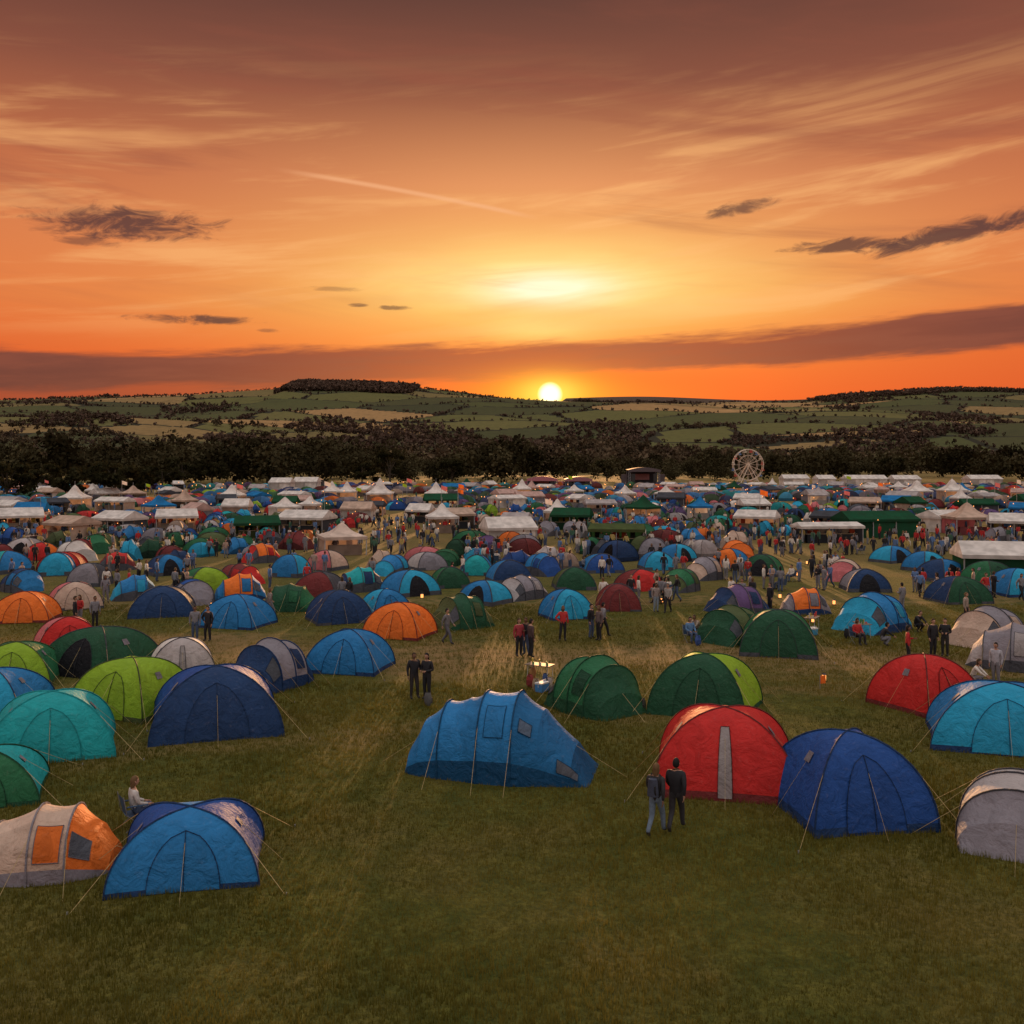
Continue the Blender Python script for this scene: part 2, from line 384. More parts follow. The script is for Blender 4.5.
def big_tree(x,y,H,W,seed):
    r=random.Random(seed); mb=MB(); col=(.05,.038,.025)
    mb.tube([(0,0,-.3),(.1,0,H*.15),(.05,.1,H*.35),(0,0,H*.7)],H*.035,col,7,1,H*.012)
    cs=[];rs=[]
    for i in range(11):
        a=r.uniform(0,2*pi); rr=W*.5*r.uniform(.3,.8); zz=H*r.uniform(.25,.85); rr*=1-.5*max(0,(zz/H-.55))
        e=(rr*cos(a),rr*sin(a),zz); mb.tube([(0,0,H*r.uniform(.15,.4)),(e[0]*.5,e[1]*.5,zz*.8),e],H*.014,col,5,1,H*.005)
        cs.append(e); rs.append((W*r.uniform(.17,.26),W*r.uniform(.17,.26),H*r.uniform(.13,.2)))
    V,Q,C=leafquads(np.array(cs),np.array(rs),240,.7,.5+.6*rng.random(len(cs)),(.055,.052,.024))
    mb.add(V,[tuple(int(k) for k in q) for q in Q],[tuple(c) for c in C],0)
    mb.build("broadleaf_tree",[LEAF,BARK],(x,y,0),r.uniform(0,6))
for i,(b,dd,H,W) in enumerate([(-397,235,10.2,15),(-440,250,8.8,10),(-505,225,9.6,13),(-470,300,9,13),(-350,330,8.5,12),(-122,390,14.5,17),(-150,400,10,13),(-300,400,12,16),(-245,410,11,16),(95,470,13,16),(-540,300,9,16),(-60,410,11,14),(480,470,13,18),(-375,280,9,11),(-330,380,11.5,14),(380,480,12,15)]):
    X_,Y_=at(b,dd); big_tree(X_,Y_,H,W,i)

# ------------------------------------------------------------------ tents
TC=dict(blue=(.026,.21,.49),cyan=(.028,.38,.62),navy=(.020,.055,.15),royal=(.022,.085,.31),teal=(.02,.40,.42),green=(.028,.16,.068),dgreen=(.020,.09,.045),
 lime=(.28,.46,.03),olive=(.09,.12,.045),red=(.60,.032,.028),maroon=(.20,.035,.035),orange=(.88,.20,.03),grey=(.27,.25,.28),lgrey=(.48,.43,.42),white=(.80,.74,.68),
 beige=(.60,.44,.34),dgrey=(.08,.085,.10),pink=(.62,.18,.19),purple=(.14,.08,.20),dark=(.012,.012,.016))
def mul(c,k): return tuple(q*k for q in c)
def dome_surf(w,d,h,px):
    def P(k,s,ph,o=0.0):
        sc=max(cos(ph),0)**px; cc=1-0.115*(1-s*s)*sin(2*ph)
        cc-=.035*(1-s*s)*(1-sin(ph))
        a,b=s,-cc
        for _ in range(k): a,b=-b,a
        nx,ny=(0,-1)
        for _ in range(k): nx,ny=-ny,nx
        return (a*w/2*sc+nx*o*cos(ph)*1.0,b*d/2*sc+ny*o*cos(ph),h*sin(ph)+o*(.3+.7*sin(ph)))
    return P
def patch(mb,P,k,s0,s1,p0,p1,col,o=.02,arch=True,n=8,m=0,outline=None):
    rows=[];smid=(s0+s1)/2;hw=(s1-s0)/2; L=[];R=[]
    for i in range(n+1):
        q=i/n; ph=p0+(p1-p0)*q; a=hw*(sqrt(max(1-q**2.6,0.0004)) if arch else 1)
        rows.append([P(k,smid+a*(2*j/6-1),ph,o) for j in range(7)]); L.append(P(k,smid-a,ph,o+.01)); R.append(P(k,smid+a,ph,o+.01))
    mb.grid(rows,col,m)
    if outline: mb.tube(L+R[::-1],.010,outline,4,m)
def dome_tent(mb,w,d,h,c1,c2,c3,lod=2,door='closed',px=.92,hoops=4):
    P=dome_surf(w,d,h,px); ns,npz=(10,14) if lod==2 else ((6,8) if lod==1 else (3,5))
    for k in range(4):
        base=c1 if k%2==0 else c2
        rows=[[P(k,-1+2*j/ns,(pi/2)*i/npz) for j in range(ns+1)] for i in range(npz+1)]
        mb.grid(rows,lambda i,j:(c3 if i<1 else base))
    if lod==0: return
    for k in range(4):
        pts=[P(k,1,(pi/2)*i/10,.012) for i in range(11)]
        if lod>=1: mb.tube(pts,.024 if lod==2 else .035,mul(c3,.8),4)
    interior_shade=TC['dark']; 
    dc={'closed':mul(c1,.85),'open':interior_shade,'light':TC['grey'],'none':mul(c1,.92)}[door]  # open door is a near-black patch painted for the shaded interior
    if door=='light': patch(mb,P,0,-.10,.10,.04,1.0,mul(TC['lgrey'],.7),.02,False,8,0,mul(c3,.5) if lod==2 else None)
    else: patch(mb,P,0,-.48,.48,.04,.95,dc,.02,True,8,0,mul(c3,.6) if lod==2 else None)
    if lod==2:
        if door!='light': mb.tube([P(0,0,.05+.09*i,.035) for i in range(11)],.011,mul(c3,.5),4)
        patch(mb,P,2,-.48,.48,.04,.95,mul(c2,.8),.02,True,8,0,mul(c3,.5))
        patch(mb,P,1,-.12,.12,.70,.86,mul(TC['grey'],.8),.03,False,4)
        patch(mb,P,3,-.12,.12,.70,.86,mul(TC['grey'],.8),.03,False,4)
        guy(mb,P,w,d)
def guy(mb,P,w,d):
    lc=(.55,.42,.20)
    for k in range(4):
        a=Vector(P(k,1,.75,.02)); e=Vector(P(k,1,0,0)); o=Vector((e.x,e.y,0)).normalized()
        g=e+o*random.uniform(.7,1.1); mb.tube([a,(g.x,g.y,0)],.007,lc,3); mb.box((g.x,g.y,.03),(.03,.03,.12),(.3,.3,.3))
        a=Vector(P(k,0,.8,.02)); e=Vector(P(k,0,0,0)); o=Vector((e.x,e.y,0)).normalized(); g=e+o*random.uniform(.5,.9); mb.tube([a,(g.x,g.y,0)],.005,lc,3)
def tunnel_tent(mb,hoops,cols,c3,px=.72,lod=2,sag=.05,doorseg=None,skirt=True,patches=()):
    na=20 if lod==2 else 10; nsu=6 if lod==2 else 2
    def sec(x,w,h,a): return (x,-cos(a)*w/2,h*max(sin(a),0)**px)
    def S(q,a,o=0.0):
        i=min(int(q),len(hoops)-2); f=q-i; A,B=hoops[i],hoops[i+1]
        g=1-sag*4*f*(1-f)*sin(a)
        x=A[0]+(B[0]-A[0])*f; w=(A[1]+(B[1]-A[1])*f)*g; hh=(A[2]+(B[2]-A[2])*f)*g
        p=sec(x,w+2*o,hh+o,a); return p
    for i in range(len(hoops)-1):
        c=cols[i]
        rows=[[S(i+f/nsu-(1e-6 if f==nsu else 0),pi*j/na) for j in range(na+1)] for f in range(nsu+1)]
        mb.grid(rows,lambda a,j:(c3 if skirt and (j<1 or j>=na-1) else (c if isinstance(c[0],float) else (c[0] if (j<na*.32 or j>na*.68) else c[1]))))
    for i,H in enumerate(hoops):
        if H[3]: mb.tube([sec(H[0],H[1]+.03,H[2]+.02,pi*j/16) for j in range(17)],.026,mul(c3,.9),4)
    if lod==2:
        for i,H in enumerate(hoops):
            if H[3]:
                for sgn,aa in ((-1,.75),(1,pi-.75)):
                    p=sec(H[0],H[1],H[2],aa); g=(H[0]+random.uniform(-.4,.4),sgn*(H[1]/2+1.0),0); mb.tube([p,g],.0065,(.5,.38,.18),3)
        e=hoops[0]; mb.tube([(hoops[1][0],0,hoops[1][2]),(e[0]-1.0,0,0)],.0065,(.5,.38,.18),3)
        e=hoops[-1]; mb.tube([(hoops[-2][0],0,hoops[-2][2]),(e[0]+1.0,0,0)],.0065,(.5,.38,.18),3)
    for (q0,q1,a0,a1,c,o) in patches:
        rows=[[S(q0+(q1-q0)*i/8,a0+(a1-a0)*j/8,o) for j in range(9)] for i in range(9)]
        mb.grid(rows,c)
        E_=[rows[0][j] for j in range(9)]+[rows[i][8] for i in range(9)]+[rows[8][8-j] for j in range(9)]+[rows[8-i][0] for i in range(9)]
        mb.tube(E_,.010,mul(c3,.6),4)
def place_dome(b,d,w,h,c1,c2=None,c3=None,rot=0.0,dp=None,door='closed',lod=2,px=.92,name="dome_tent"):
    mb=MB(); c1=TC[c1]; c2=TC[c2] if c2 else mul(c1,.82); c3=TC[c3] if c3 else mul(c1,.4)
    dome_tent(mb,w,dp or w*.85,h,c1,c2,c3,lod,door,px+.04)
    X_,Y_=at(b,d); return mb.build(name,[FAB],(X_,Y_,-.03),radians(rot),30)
def place_tunnel(b,d,L,w,h,c1,c2=None,c3=None,rot=0.0,lod=2,style=0,name="tunnel_tent"):
    mb=MB(); c1=TC[c1]; c2=TC[c2] if c2 else mul(c1,.8); c3=TC[c3] if c3 else mul(c1,.4)
    x=L/2
    if style==0:
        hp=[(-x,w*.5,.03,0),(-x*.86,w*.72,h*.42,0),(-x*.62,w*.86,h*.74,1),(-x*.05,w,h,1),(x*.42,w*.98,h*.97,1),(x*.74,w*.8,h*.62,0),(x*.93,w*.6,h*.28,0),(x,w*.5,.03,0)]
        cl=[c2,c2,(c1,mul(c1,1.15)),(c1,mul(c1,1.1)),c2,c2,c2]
        pt=[(3.15,3.85,.25,.95,mul(c2,.75),.025),(4.15,4.9,.35,.85,mul(TC['dgrey'],1.2),.025)]
    else:
        hp=[(-x,w*.9,.03,0),(-x*.8,w*.96,h*.5,0),(-x*.5,w,h*.9,1),(x*.0,w,h,1),(x*.5,w*.95,h*.88,1),(x*.85,w*.8,h*.42,0),(x,w*.7,.03,0)]
        cl=[c2,c2,c1,c1,c2,c2]; pt=[(1.1,1.9,.3,.9,mul(TC['dgrey'],1.0),.025),(3.2,3.8,.3,.9,mul(c2,.7),.025)]
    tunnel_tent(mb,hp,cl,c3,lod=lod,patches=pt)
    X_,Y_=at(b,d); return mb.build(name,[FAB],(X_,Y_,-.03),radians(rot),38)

mb=MB(); B=TC['blue']; hp=[(-2.72,1.7,.03,0),(-2.60,2.0,.75,0),(-2.25,2.3,1.42,0),(-1.62,2.6,1.94,1),(-.95,2.75,2.06,0),(-.45,2.95,2.28,1),(.55,3.05,2.32,1),(1.25,2.8,1.82,0),(2.2,2.45,.85,0),(2.72,2.25,.03,0)]
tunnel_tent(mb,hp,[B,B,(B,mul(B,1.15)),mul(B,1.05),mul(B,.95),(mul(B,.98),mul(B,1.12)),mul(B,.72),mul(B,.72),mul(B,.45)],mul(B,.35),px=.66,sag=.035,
   patches=[(5.2,5.75,.45,1.05,mul(B,.88),.025),(6.25,6.75,.6,.85,(.10,.14,.20),.03),(7.6,8.4,.2,.5,(.10,.11,.13),.03)])
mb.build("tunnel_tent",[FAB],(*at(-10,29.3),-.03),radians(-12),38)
place_dome(213,28.2,3.9,2.12,'red','red','maroon',-12,3.5,'light',px=.85)
place_dome(335,25.7,3.2,2.12,'royal','royal','navy',8,3.2,px=.92)
place_tunnel(506,24.2,3.9,2.6,1.5,'lgrey','grey','dgrey',62,style=1)
place_dome(492,32,4.5,1.98,'cyan','blue','navy',-20,3.3,px=.95)
place_dome(412,36.8,2.9,1.95,'red','red','maroon',28,2.8,px=.9)
place_tunnel(85,36.6,3.3,2.8,1.95,'green','dgreen','dgreen',-55,style=1)
mbt=place_dome(194,36.4,3.5,2.05,'dgreen','lime','dgreen',-24,3.2,px=.82)
place_dome(-296,34,4.2,2.1,'navy','royal','navy',18,3.8,px=.96)
place_dome(-379,36.2,3.3,1.95,'lime','lime','olive',-20,2.9,px=.72)
place_dome(-460,31.3,3.7,1.85,'teal','teal','teal',22,3.2,px=.9)
place_dome(-520,36.5,3.4,1.5,'cyan','blue','navy',0)
place_dome(-495,41,3.2,1.65,'lime','green','olive',12)
place_dome(-410,43,3.9,1.95,'dgreen','dgreen','dgrey',-22,px=.8,door='open')
place_dome(-330,42,2.7,1.65,'lgrey','white','dgrey',20,px=.9,door='light')
place_tunnel(-240,40.5,3.1,2.6,1.9,'grey','navy','navy',60,style=1)
place_dome(-162,43.5,3.2,1.75,'blue','blue','navy',-12,px=.96)
place_dome(-444,47,2.9,1.75,'red','pink','maroon',30)
place_dome(-487,57,3.3,1.65,'orange','orange','maroon',10,px=1.0)
place_dome(-437,62,3.0,1.6,'beige','pink','dgrey',30)
place_dome(-349,59,3.6,1.7,'navy','dgrey','navy',15,px=1.0)
place_dome(-274,55,3.3,1.75,'blue','blue','navy',-15,px=1.0)
place_tunnel(-272,66,3.4,2.6,1.7,'orange','blue','navy',20)
place_tunnel(-222,61,3.4,2.6,1.65,'dgreen','green','dgreen',0,style=1)
place_dome(-173,56.5,3.2,1.8,'navy','navy','dgrey',25)
place_dome(-127,58.5,2.5,1.6,'blue','cyan','navy',35)
place_dome(-112,51.8,3.1,1.75,'orange','orange','maroon',-18,px=.85,door='closed')
place_tunnel(-50,55,3.2,2.8,1.8,'dgreen','olive','dgreen',30,style=1)
place_dome(54,58,2.6,1.65,'cyan','blue','navy',20)
place_dome(106,61,2.6,1.6,'maroon','maroon','dgrey',0)
place_tunnel(220,50.5,3.4,2.8,1.8,'olive','dgreen','dgreen',40,style=1)
place_dome(266,47.3,3.5,2.05,'dgreen','green','dgrey',-14,px=.92,door='closed')
place_tunnel(226,60,3.5,2.8,1.7,'purple','navy','dgrey',20,style=1)
place_tunnel(293,60,2.9,2.3,1.5,'orange','grey','navy',0)
place_tunnel(362,54,3.9,3.0,2.0,'blue','cyan','navy',35,style=1)
place_tunnel(478,49.5,3.8,2.8,1.9,'grey','beige','dgrey',30,style=1)
place_tunnel(503,44.2,3.9,3.0,1.95,'grey','lgrey','dgrey',-30)
place_dome(446,64.5,3.2,1.65,'dgreen','navy','dgrey',10)
place_dome(505,68,3.2,1.8,'cyan','blue','navy',10)
place_dome(476,73,3.2,1.8,'dgreen','green','dgrey',30)
place_tunnel(-467,22.3,3.2,2.3,1.35,'beige','orange','grey',10)
place_dome(-322,22.2,3.1,1.38,'blue','royal','navy',12,2.8,px=.72)
place_dome(-530,27,3.1,1.3,'green','teal','dgreen',20)
ROW=[(-377,66,'blue','cyan'),(-422,73,'grey','dgrey'),(-307,71,'lime','green'),(-272,74,'maroon','red'),(-221,79,'blue','cyan'),(-102,68,'cyan','blue'),(-152,70,'teal','navy'),
 (-62,72,'dgreen','green'),(-27,64,'blue','cyan'),(10,66.5,'grey','lgrey'),(62,71,'dgreen','olive'),(128,70.5,'red','maroon'),(168,70,'green','olive'),(250,80,'dgreen','green'),
 (218,86,'orange','blue'),(333,76,'beige','pink'),(353,70,'navy','grey'),(413,83,'cyan','blue'),(-490,70,'navy','blue'),(-455,80,'cyan','blue'),(-505,82,'teal','blue'),
 (-395,84,'red','maroon'),(-345,80,'blue','navy'),(-185,84,'pink','beige'),(-120,80,'blue','cyan'),(-85,84,'grey','lgrey'),(-35,80,'teal','blue'),(30,80,'blue','royal'),(90,82,'royal','blue'),
 (145,84,'cyan','blue'),(192,77,'grey','beige'),(165,91,'cyan','blue'),(380,90,'blue','cyan'),(-250,90,'orange','red'),(-470,92,'red','orange'),(430,76,'blue','navy'),(-320,64,'royal','grey'),(-192,66,'maroon','dgrey'),(-3,75,'navy','blue')]
for i,(b,d,c1,c2) in enumerate(ROW):
    if i%3==0: place_tunnel(b,d,random.uniform(2.9,3.6),2.5,random.uniform(1.5,1.85),c1,c2,'dgrey',random.uniform(-60,60),lod=1,style=i%2)
    else: place_dome(b,d,random.uniform(2.5,3.4),random.uniform(1.45,1.8),c1,c2,'dgrey',random.uniform(-40,40),lod=1,px=random.uniform(.8,1.05),door=random.choice(['closed','closed','open']))

# far campsite
def xf(A,x,y,rz,sx,sz):
    c,s=cos(rz),sin(rz); V=A*np.array([sx,sx,sz]); return np.stack([V[:,0]*c-V[:,1]*s+x,V[:,0]*s+V[:,1]*c+y,V[:,2]],-1)
pal=['blue']*7+['cyan']*5+['royal']*4+['navy']*7+['dgreen']*6+['green']*5+['teal']*3+['grey']*5+['lgrey']*3+['white']*2+['orange']*3+['red']*3+['beige']*3+['pink']*2+['lime']*1+['olive']*3+['maroon']*3+['purple']*2+['dgrey']*3
occupied=[]
def marquee(mb,w,d,h,rh,roof,wall,open_front=True,hip=False):
    e=.18; x,y=w/2,d/2
    if hip: rp=[(-x+d*.35,0,h+rh),(x-d*.35,0,h+rh)]
    else: rp=[(-x,0,h+rh),(x,0,h+rh)]
    nb=max(2,int(w/1.6)); 
    for sy in (-1,1):
        rows=[]
        for i in range(nb*2+1):
            q=i/(nb*2); sg=.06*(i%2)*h; a=(-x-e+2*(x+e)*q,sy*(y+e),h); b_=(rp[0][0]+(rp[1][0]-rp[0][0])*q,0,h+rh)
            rows.append([(a[0]*(1-k)+b_[0]*k,a[1]*(1-k)+b_[1]*k,a[2]*(1-k)+b_[2]*k-sg*4*k*(1-k)) for k in (0,.33,.66,1)])
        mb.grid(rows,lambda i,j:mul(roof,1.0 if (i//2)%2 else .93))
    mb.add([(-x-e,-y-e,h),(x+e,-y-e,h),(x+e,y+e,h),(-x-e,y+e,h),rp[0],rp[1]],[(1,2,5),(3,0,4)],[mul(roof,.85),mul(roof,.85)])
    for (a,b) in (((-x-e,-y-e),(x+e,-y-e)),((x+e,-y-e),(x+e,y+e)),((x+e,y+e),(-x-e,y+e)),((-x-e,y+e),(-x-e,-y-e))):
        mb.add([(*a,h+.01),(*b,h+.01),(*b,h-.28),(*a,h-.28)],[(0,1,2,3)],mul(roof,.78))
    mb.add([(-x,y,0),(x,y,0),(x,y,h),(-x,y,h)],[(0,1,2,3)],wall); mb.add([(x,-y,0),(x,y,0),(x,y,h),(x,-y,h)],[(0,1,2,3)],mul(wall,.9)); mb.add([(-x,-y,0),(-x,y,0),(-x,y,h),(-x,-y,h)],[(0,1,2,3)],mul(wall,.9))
    n=max(2,int(w/2.5)+1)
    for i in range(n): 
        px=-x+2*x*i/(n-1)
        mb.box((px,-y,h/2),(.09,.09,h),(.4,.4,.4))
    if not open_front:
        for i in range(n-1):
            a=-x+2*x*i/(n-1)+.08; b=-x+2*x*(i+1)/(n-1)-.08
            mb.add([(a,-y+.05,0),(b,-y+.05,0),(b,-y+.05,h),(a,-y+.05,h)],[(0,1,2,3)],wall if (i*7)%3 else mul(wall,.6))
    else:
        mb.box((0,-y+.5,.5),(w*.8,.6,1.0),mul(wall,.4)); mb.box((0,-y+.5,1.03),(w*.84,.7,.05),(.3,.22,.15))
        for i in range(7): mb.box((random.uniform(-x*.85,x*.85),random.uniform(-.5,y-.5),random.uniform(.6,1.5)),(.5,.4,random.uniform(.4,1.2)),random.choice([(.5,.1,.05),(.1,.2,.4),(.5,.4,.1),(.05,.05,.05),(.05,.05,.05)]))
def pagoda(mb,w,h,rh,roof,wall):
    x=w/2; n=7; rows=[]
    for i in range(n+1):
        q=i/n; s=(1-q)**1.0*(1-.35*sin(pi*q)); rows.append([(a*x*1.05*s,b*x*1.05*s,h+rh*q) for a,b in ((-1,-1),(1,-1),(1,1),(-1,1),(-1,-1))])
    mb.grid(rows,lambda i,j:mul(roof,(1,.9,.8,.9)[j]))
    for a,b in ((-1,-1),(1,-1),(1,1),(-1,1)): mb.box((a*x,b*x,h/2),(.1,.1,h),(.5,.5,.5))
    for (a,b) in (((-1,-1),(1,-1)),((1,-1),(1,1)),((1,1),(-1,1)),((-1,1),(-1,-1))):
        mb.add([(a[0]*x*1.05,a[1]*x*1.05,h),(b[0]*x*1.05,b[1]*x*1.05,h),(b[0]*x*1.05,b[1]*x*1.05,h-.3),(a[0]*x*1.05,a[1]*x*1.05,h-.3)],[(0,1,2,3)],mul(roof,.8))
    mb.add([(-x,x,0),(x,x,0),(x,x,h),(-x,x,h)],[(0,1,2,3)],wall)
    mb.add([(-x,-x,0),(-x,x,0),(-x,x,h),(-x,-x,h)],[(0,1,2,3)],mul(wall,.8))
    mb.tube([(0,0,h+rh-.1),(0,0,h+rh+.7)],.03,(.5,.5,.5),4); mb.box((0,-x+.4,.5),(w*.8,.5,1.0),mul(wall,.4))
WH=TC['white']; 
def put_m(b,d,w,dp,h,rh,roof,wall,rot=0,op=True,hip=False,name="white_marquee"):
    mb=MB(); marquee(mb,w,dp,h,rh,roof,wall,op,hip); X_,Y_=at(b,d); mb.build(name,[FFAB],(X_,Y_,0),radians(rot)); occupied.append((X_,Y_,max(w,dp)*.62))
def put_p(b,d,w,h,rh,roof=WH,wall=TC['beige'],rot=0):
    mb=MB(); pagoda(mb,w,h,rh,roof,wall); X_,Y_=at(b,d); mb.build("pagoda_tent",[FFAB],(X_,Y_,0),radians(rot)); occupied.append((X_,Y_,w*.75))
put_m(480,76,4.8,4,2.1,.9,WH,TC['dgreen'],-12,False,name="green_marquee")
put_m(363,121,8.5,5,2.2,.9,TC['dgreen'],TC['dgreen'],6,False,name="green_marquee")
put_m(105,106,5.6,4,2.0,.5,TC['olive'],TC['dgreen'],-8,True,name="green_marquee")
put_m(-4,110,5.2,4.5,1.9,1.1,WH,WH,14,False)
put_m(315,112,7,3,1.9,.4,WH,TC['dgrey'],6,True)
put_m(-492,132,5.5,4.5,2,1.0,WH,TC['beige'],25); put_m(-392,126,5,4,2,.9,WH,TC['dgrey'],-24); put_m(-335,131,5,4,2,.9,WH,TC['beige'],18)
put_m(-205,128,6,4.5,2,.9,WH,TC['dgrey'],-12); put_m(-440,116,4.5,4,2,.8,TC['beige'],TC['beige'],-28)
put_m(-255,118,5,4,1.9,.8,TC['dgreen'],TC['olive'],15,name="green_marquee"); put_m(-60,136,5,4,2,.8,TC['beige'],TC['dgrey'],22)
put_m(60,134,5,4,2,.9,TC['dgreen'],TC['dgreen'],-12,name="green_marquee"); put_m(245,130,5,4,2,.8,WH,TC['beige'],-24)
put_m(430,130,5,4,2,.8,WH,WH,26); put_m(500,120,5,4,2,.9,WH,TC['dgrey'],-20)
put_p(-437,190,4.5,2.3,2.4); put_p(-132,210,5,2.5,3.2); put_p(-76,215,4.5,2.4,2.4); put_p(-165,230,4,2.3,2.3); put_p(-180,233,4,2.3,2.3); put_p(455,125,4.6,2.2,1.8,TC['beige'],TC['pink']); put_p(-170,98,4.0,1.8,1.3,(.75,.6,.5),TC['beige'],20)
put_p(440,230,5,2.6,2.6); put_p(405,225,5,2.6,2.4); put_p(-280,205,4.5,2.3,2.2); put_p(10,250,4.5,2.4,2.4); put_p(-70,128,3.8,2.1,1.7,WH,TC['beige'],10)
for (b,d,w) in [(352,350,14),(392,345,9),(282,360,9),(312,350,6),(470,350,11),(-205,300,7),(-230,290,6)]:
    put_m(b,d,w,7,3.2,1.3,WH,WH,0,False)
r=random.Random(5)
for i in range(125):
    d=r.choice([r.uniform(125,200),r.uniform(150,330),r.uniform(150,330)]); b=r.uniform(-540,540); X_,Y_=at(b,d)
    if any((X_-q[0])**2+(Y_-q[1])**2<(q[2]+4)**2 for q in occupied): continue
    roof=r.choice([WH]*6+[TC['beige'],TC['dgreen'],(.6,.4,.34),TC['lgrey'],TC['blue'],TC['lgrey'],TC['dgrey']]); wall=r.choice([WH,TC['beige'],TC['dgrey'],TC['dgrey'],TC['grey']])
    if r.random()<.3: put_p(b,d,r.uniform(2.8,4.0),2.1,r.uniform(1.2,2.0),roof,wall,r.uniform(-45,45))
    else: put_m(b,d,r.uniform(3.2,6.5),r.uniform(2.8,4.5),1.9,r.uniform(.6,1.1),roof,wall,r.uniform(-50,50),r.random()<.7,name="white_marquee" if roof is WH else "festival_stall")

tmpl=[]
for i in range(6):
    a=MB()
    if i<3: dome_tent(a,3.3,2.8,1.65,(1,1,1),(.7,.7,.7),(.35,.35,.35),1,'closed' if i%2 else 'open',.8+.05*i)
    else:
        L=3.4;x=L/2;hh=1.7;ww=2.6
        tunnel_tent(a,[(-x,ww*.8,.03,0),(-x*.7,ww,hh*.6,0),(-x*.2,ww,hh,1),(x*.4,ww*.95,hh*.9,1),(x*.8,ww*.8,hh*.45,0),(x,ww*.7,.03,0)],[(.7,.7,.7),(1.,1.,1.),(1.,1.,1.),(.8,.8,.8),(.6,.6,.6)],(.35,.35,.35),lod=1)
    tmpl.append(a.arrays())
tml0=[]
for i in range(3):
    a=MB(); dome_tent(a,3.3,2.9,1.7,(1,1,1),(.65,.65,.65),(.4,.4,.4),0,px=.85+.1*i); tml0.append(a.arrays())
def mass(name,pts,T,M_,haze_tint=0.0):
    big=MB(); hc=np.array([.30,.20,.16])  # aerial haze imitated by mixing this tint into the tent colours
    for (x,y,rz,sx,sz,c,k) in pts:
        A,F,C,M=T[k]; V=xf(A,x,y,rz,sx,sz); col=np.array(TC[c])*r.uniform(.7,1.1); col=col*(1-haze_tint)+hc*haze_tint; big.add(V.tolist(),F,[tuple(col*np.array(q)) for q in C],0)
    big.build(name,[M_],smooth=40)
def free(x,y,rad=2.0): return all((x-q[0])**2+(y-q[1])**2>(q[2]+rad)**2 for q in occupied)
p1=[];p2=[]
y=86.0
while y<200:
    x=-.62*y+r.uniform(0,3)
    while x<.62*y:
        xx=x+r.uniform(-1.6,1.6); yy=y+r.uniform(-1.6,1.6)
        lane=vnoise(np.array([xx]),np.array([yy]),16,77)[0]
        bb=xx/yy*1000; openlawn=(yy<112 and (235<bb<420))
        if lane>.36 and not openlawn and free(xx,yy,1.9) and all(abs(xx-at(q[0],q[1])[0])+abs(yy-q[1])>4.2 for q in ROW):
            p1.append((xx,yy,r.uniform(0,6.28),r.uniform(.6,1.12),r.uniform(.75,1.15),r.choice(pal),r.randrange(6)))
        x+=r.uniform(4.0,6.4)
    y+=4.7
while y<350:
    x=-.62*y+r.uniform(0,3)
    while x<.62*y:
        xx=x+r.uniform(-1.6,1.6); yy=y+r.uniform(-1.7,1.7)
        if vnoise(np.array([xx]),np.array([yy]),30,78)[0]>.28 and free(xx,yy,1.6):
            p2.append((xx,yy,r.uniform(0,6.28),r.uniform(.8,1.4),r.uniform(.85,1.35),r.choice(pal),r.randrange(3)))
        x+=r.uniform(4.4,7.5)
    y+=5.4
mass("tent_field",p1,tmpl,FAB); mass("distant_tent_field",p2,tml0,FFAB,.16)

# ------------------------------------------------------------------ ferris wheel
mb=MB(); R=6.0; cw=(.66,.55,.44); H=7.9
for yo in (-.7,.7):
    mb.tube([(R*cos(2*pi*i/48),yo,H+R*sin(2*pi*i/48)) for i in range(49)],.13,cw,5); mb.tube([(R*.62*cos(2*pi*i/32),yo,H+R*.62*sin(2*pi*i/32)) for i in range(33)],.07,cw,4)
    for i in range(16): a=2*pi*i/16; mb.tube([(0,yo,H),(R*cos(a),yo,H+R*sin(a))],.06,cw,4)
for i in range(16):
    a=2*pi*(i+.5)/16; mb.tube([(R*cos(a),-.7,H+R*sin(a)),(R*cos(a),.7,H+R*sin(a))],.07,cw,4)
    c=(R*cos(a),0,H+R*sin(a)-.7); col=[(.5,.08,.06),(.6,.55,.45),(.1,.2,.4)][i%3]
    mb.box((c[0],0,c[2]-.2),(1.0,1.0,.5),col,0); mb.tube([(c[0],0,c[2]+.35),(c[0],0,c[2]+.6)],.65,col,8,0,.1)
    for s in(-.4,.4): mb.tube([(c[0]+s,0,c[2]),(c[0]+s,0,c[2]+.4)],.035,cw,4)
mb.tube([(0,-1.3,H),(0,1.3,H)],.4,cw,10)
for yo in (-1.3,1.3):
    for s in (-1,1): mb.tube([(0,yo,H),(s*4.2,yo*2,0)],.16,cw,5)
mb.box((0,0,.25),(10,6,.5),(.2,.2,.2))
mb.build("ferris_wheel",[MAT],(*at(236,388),0),.12)
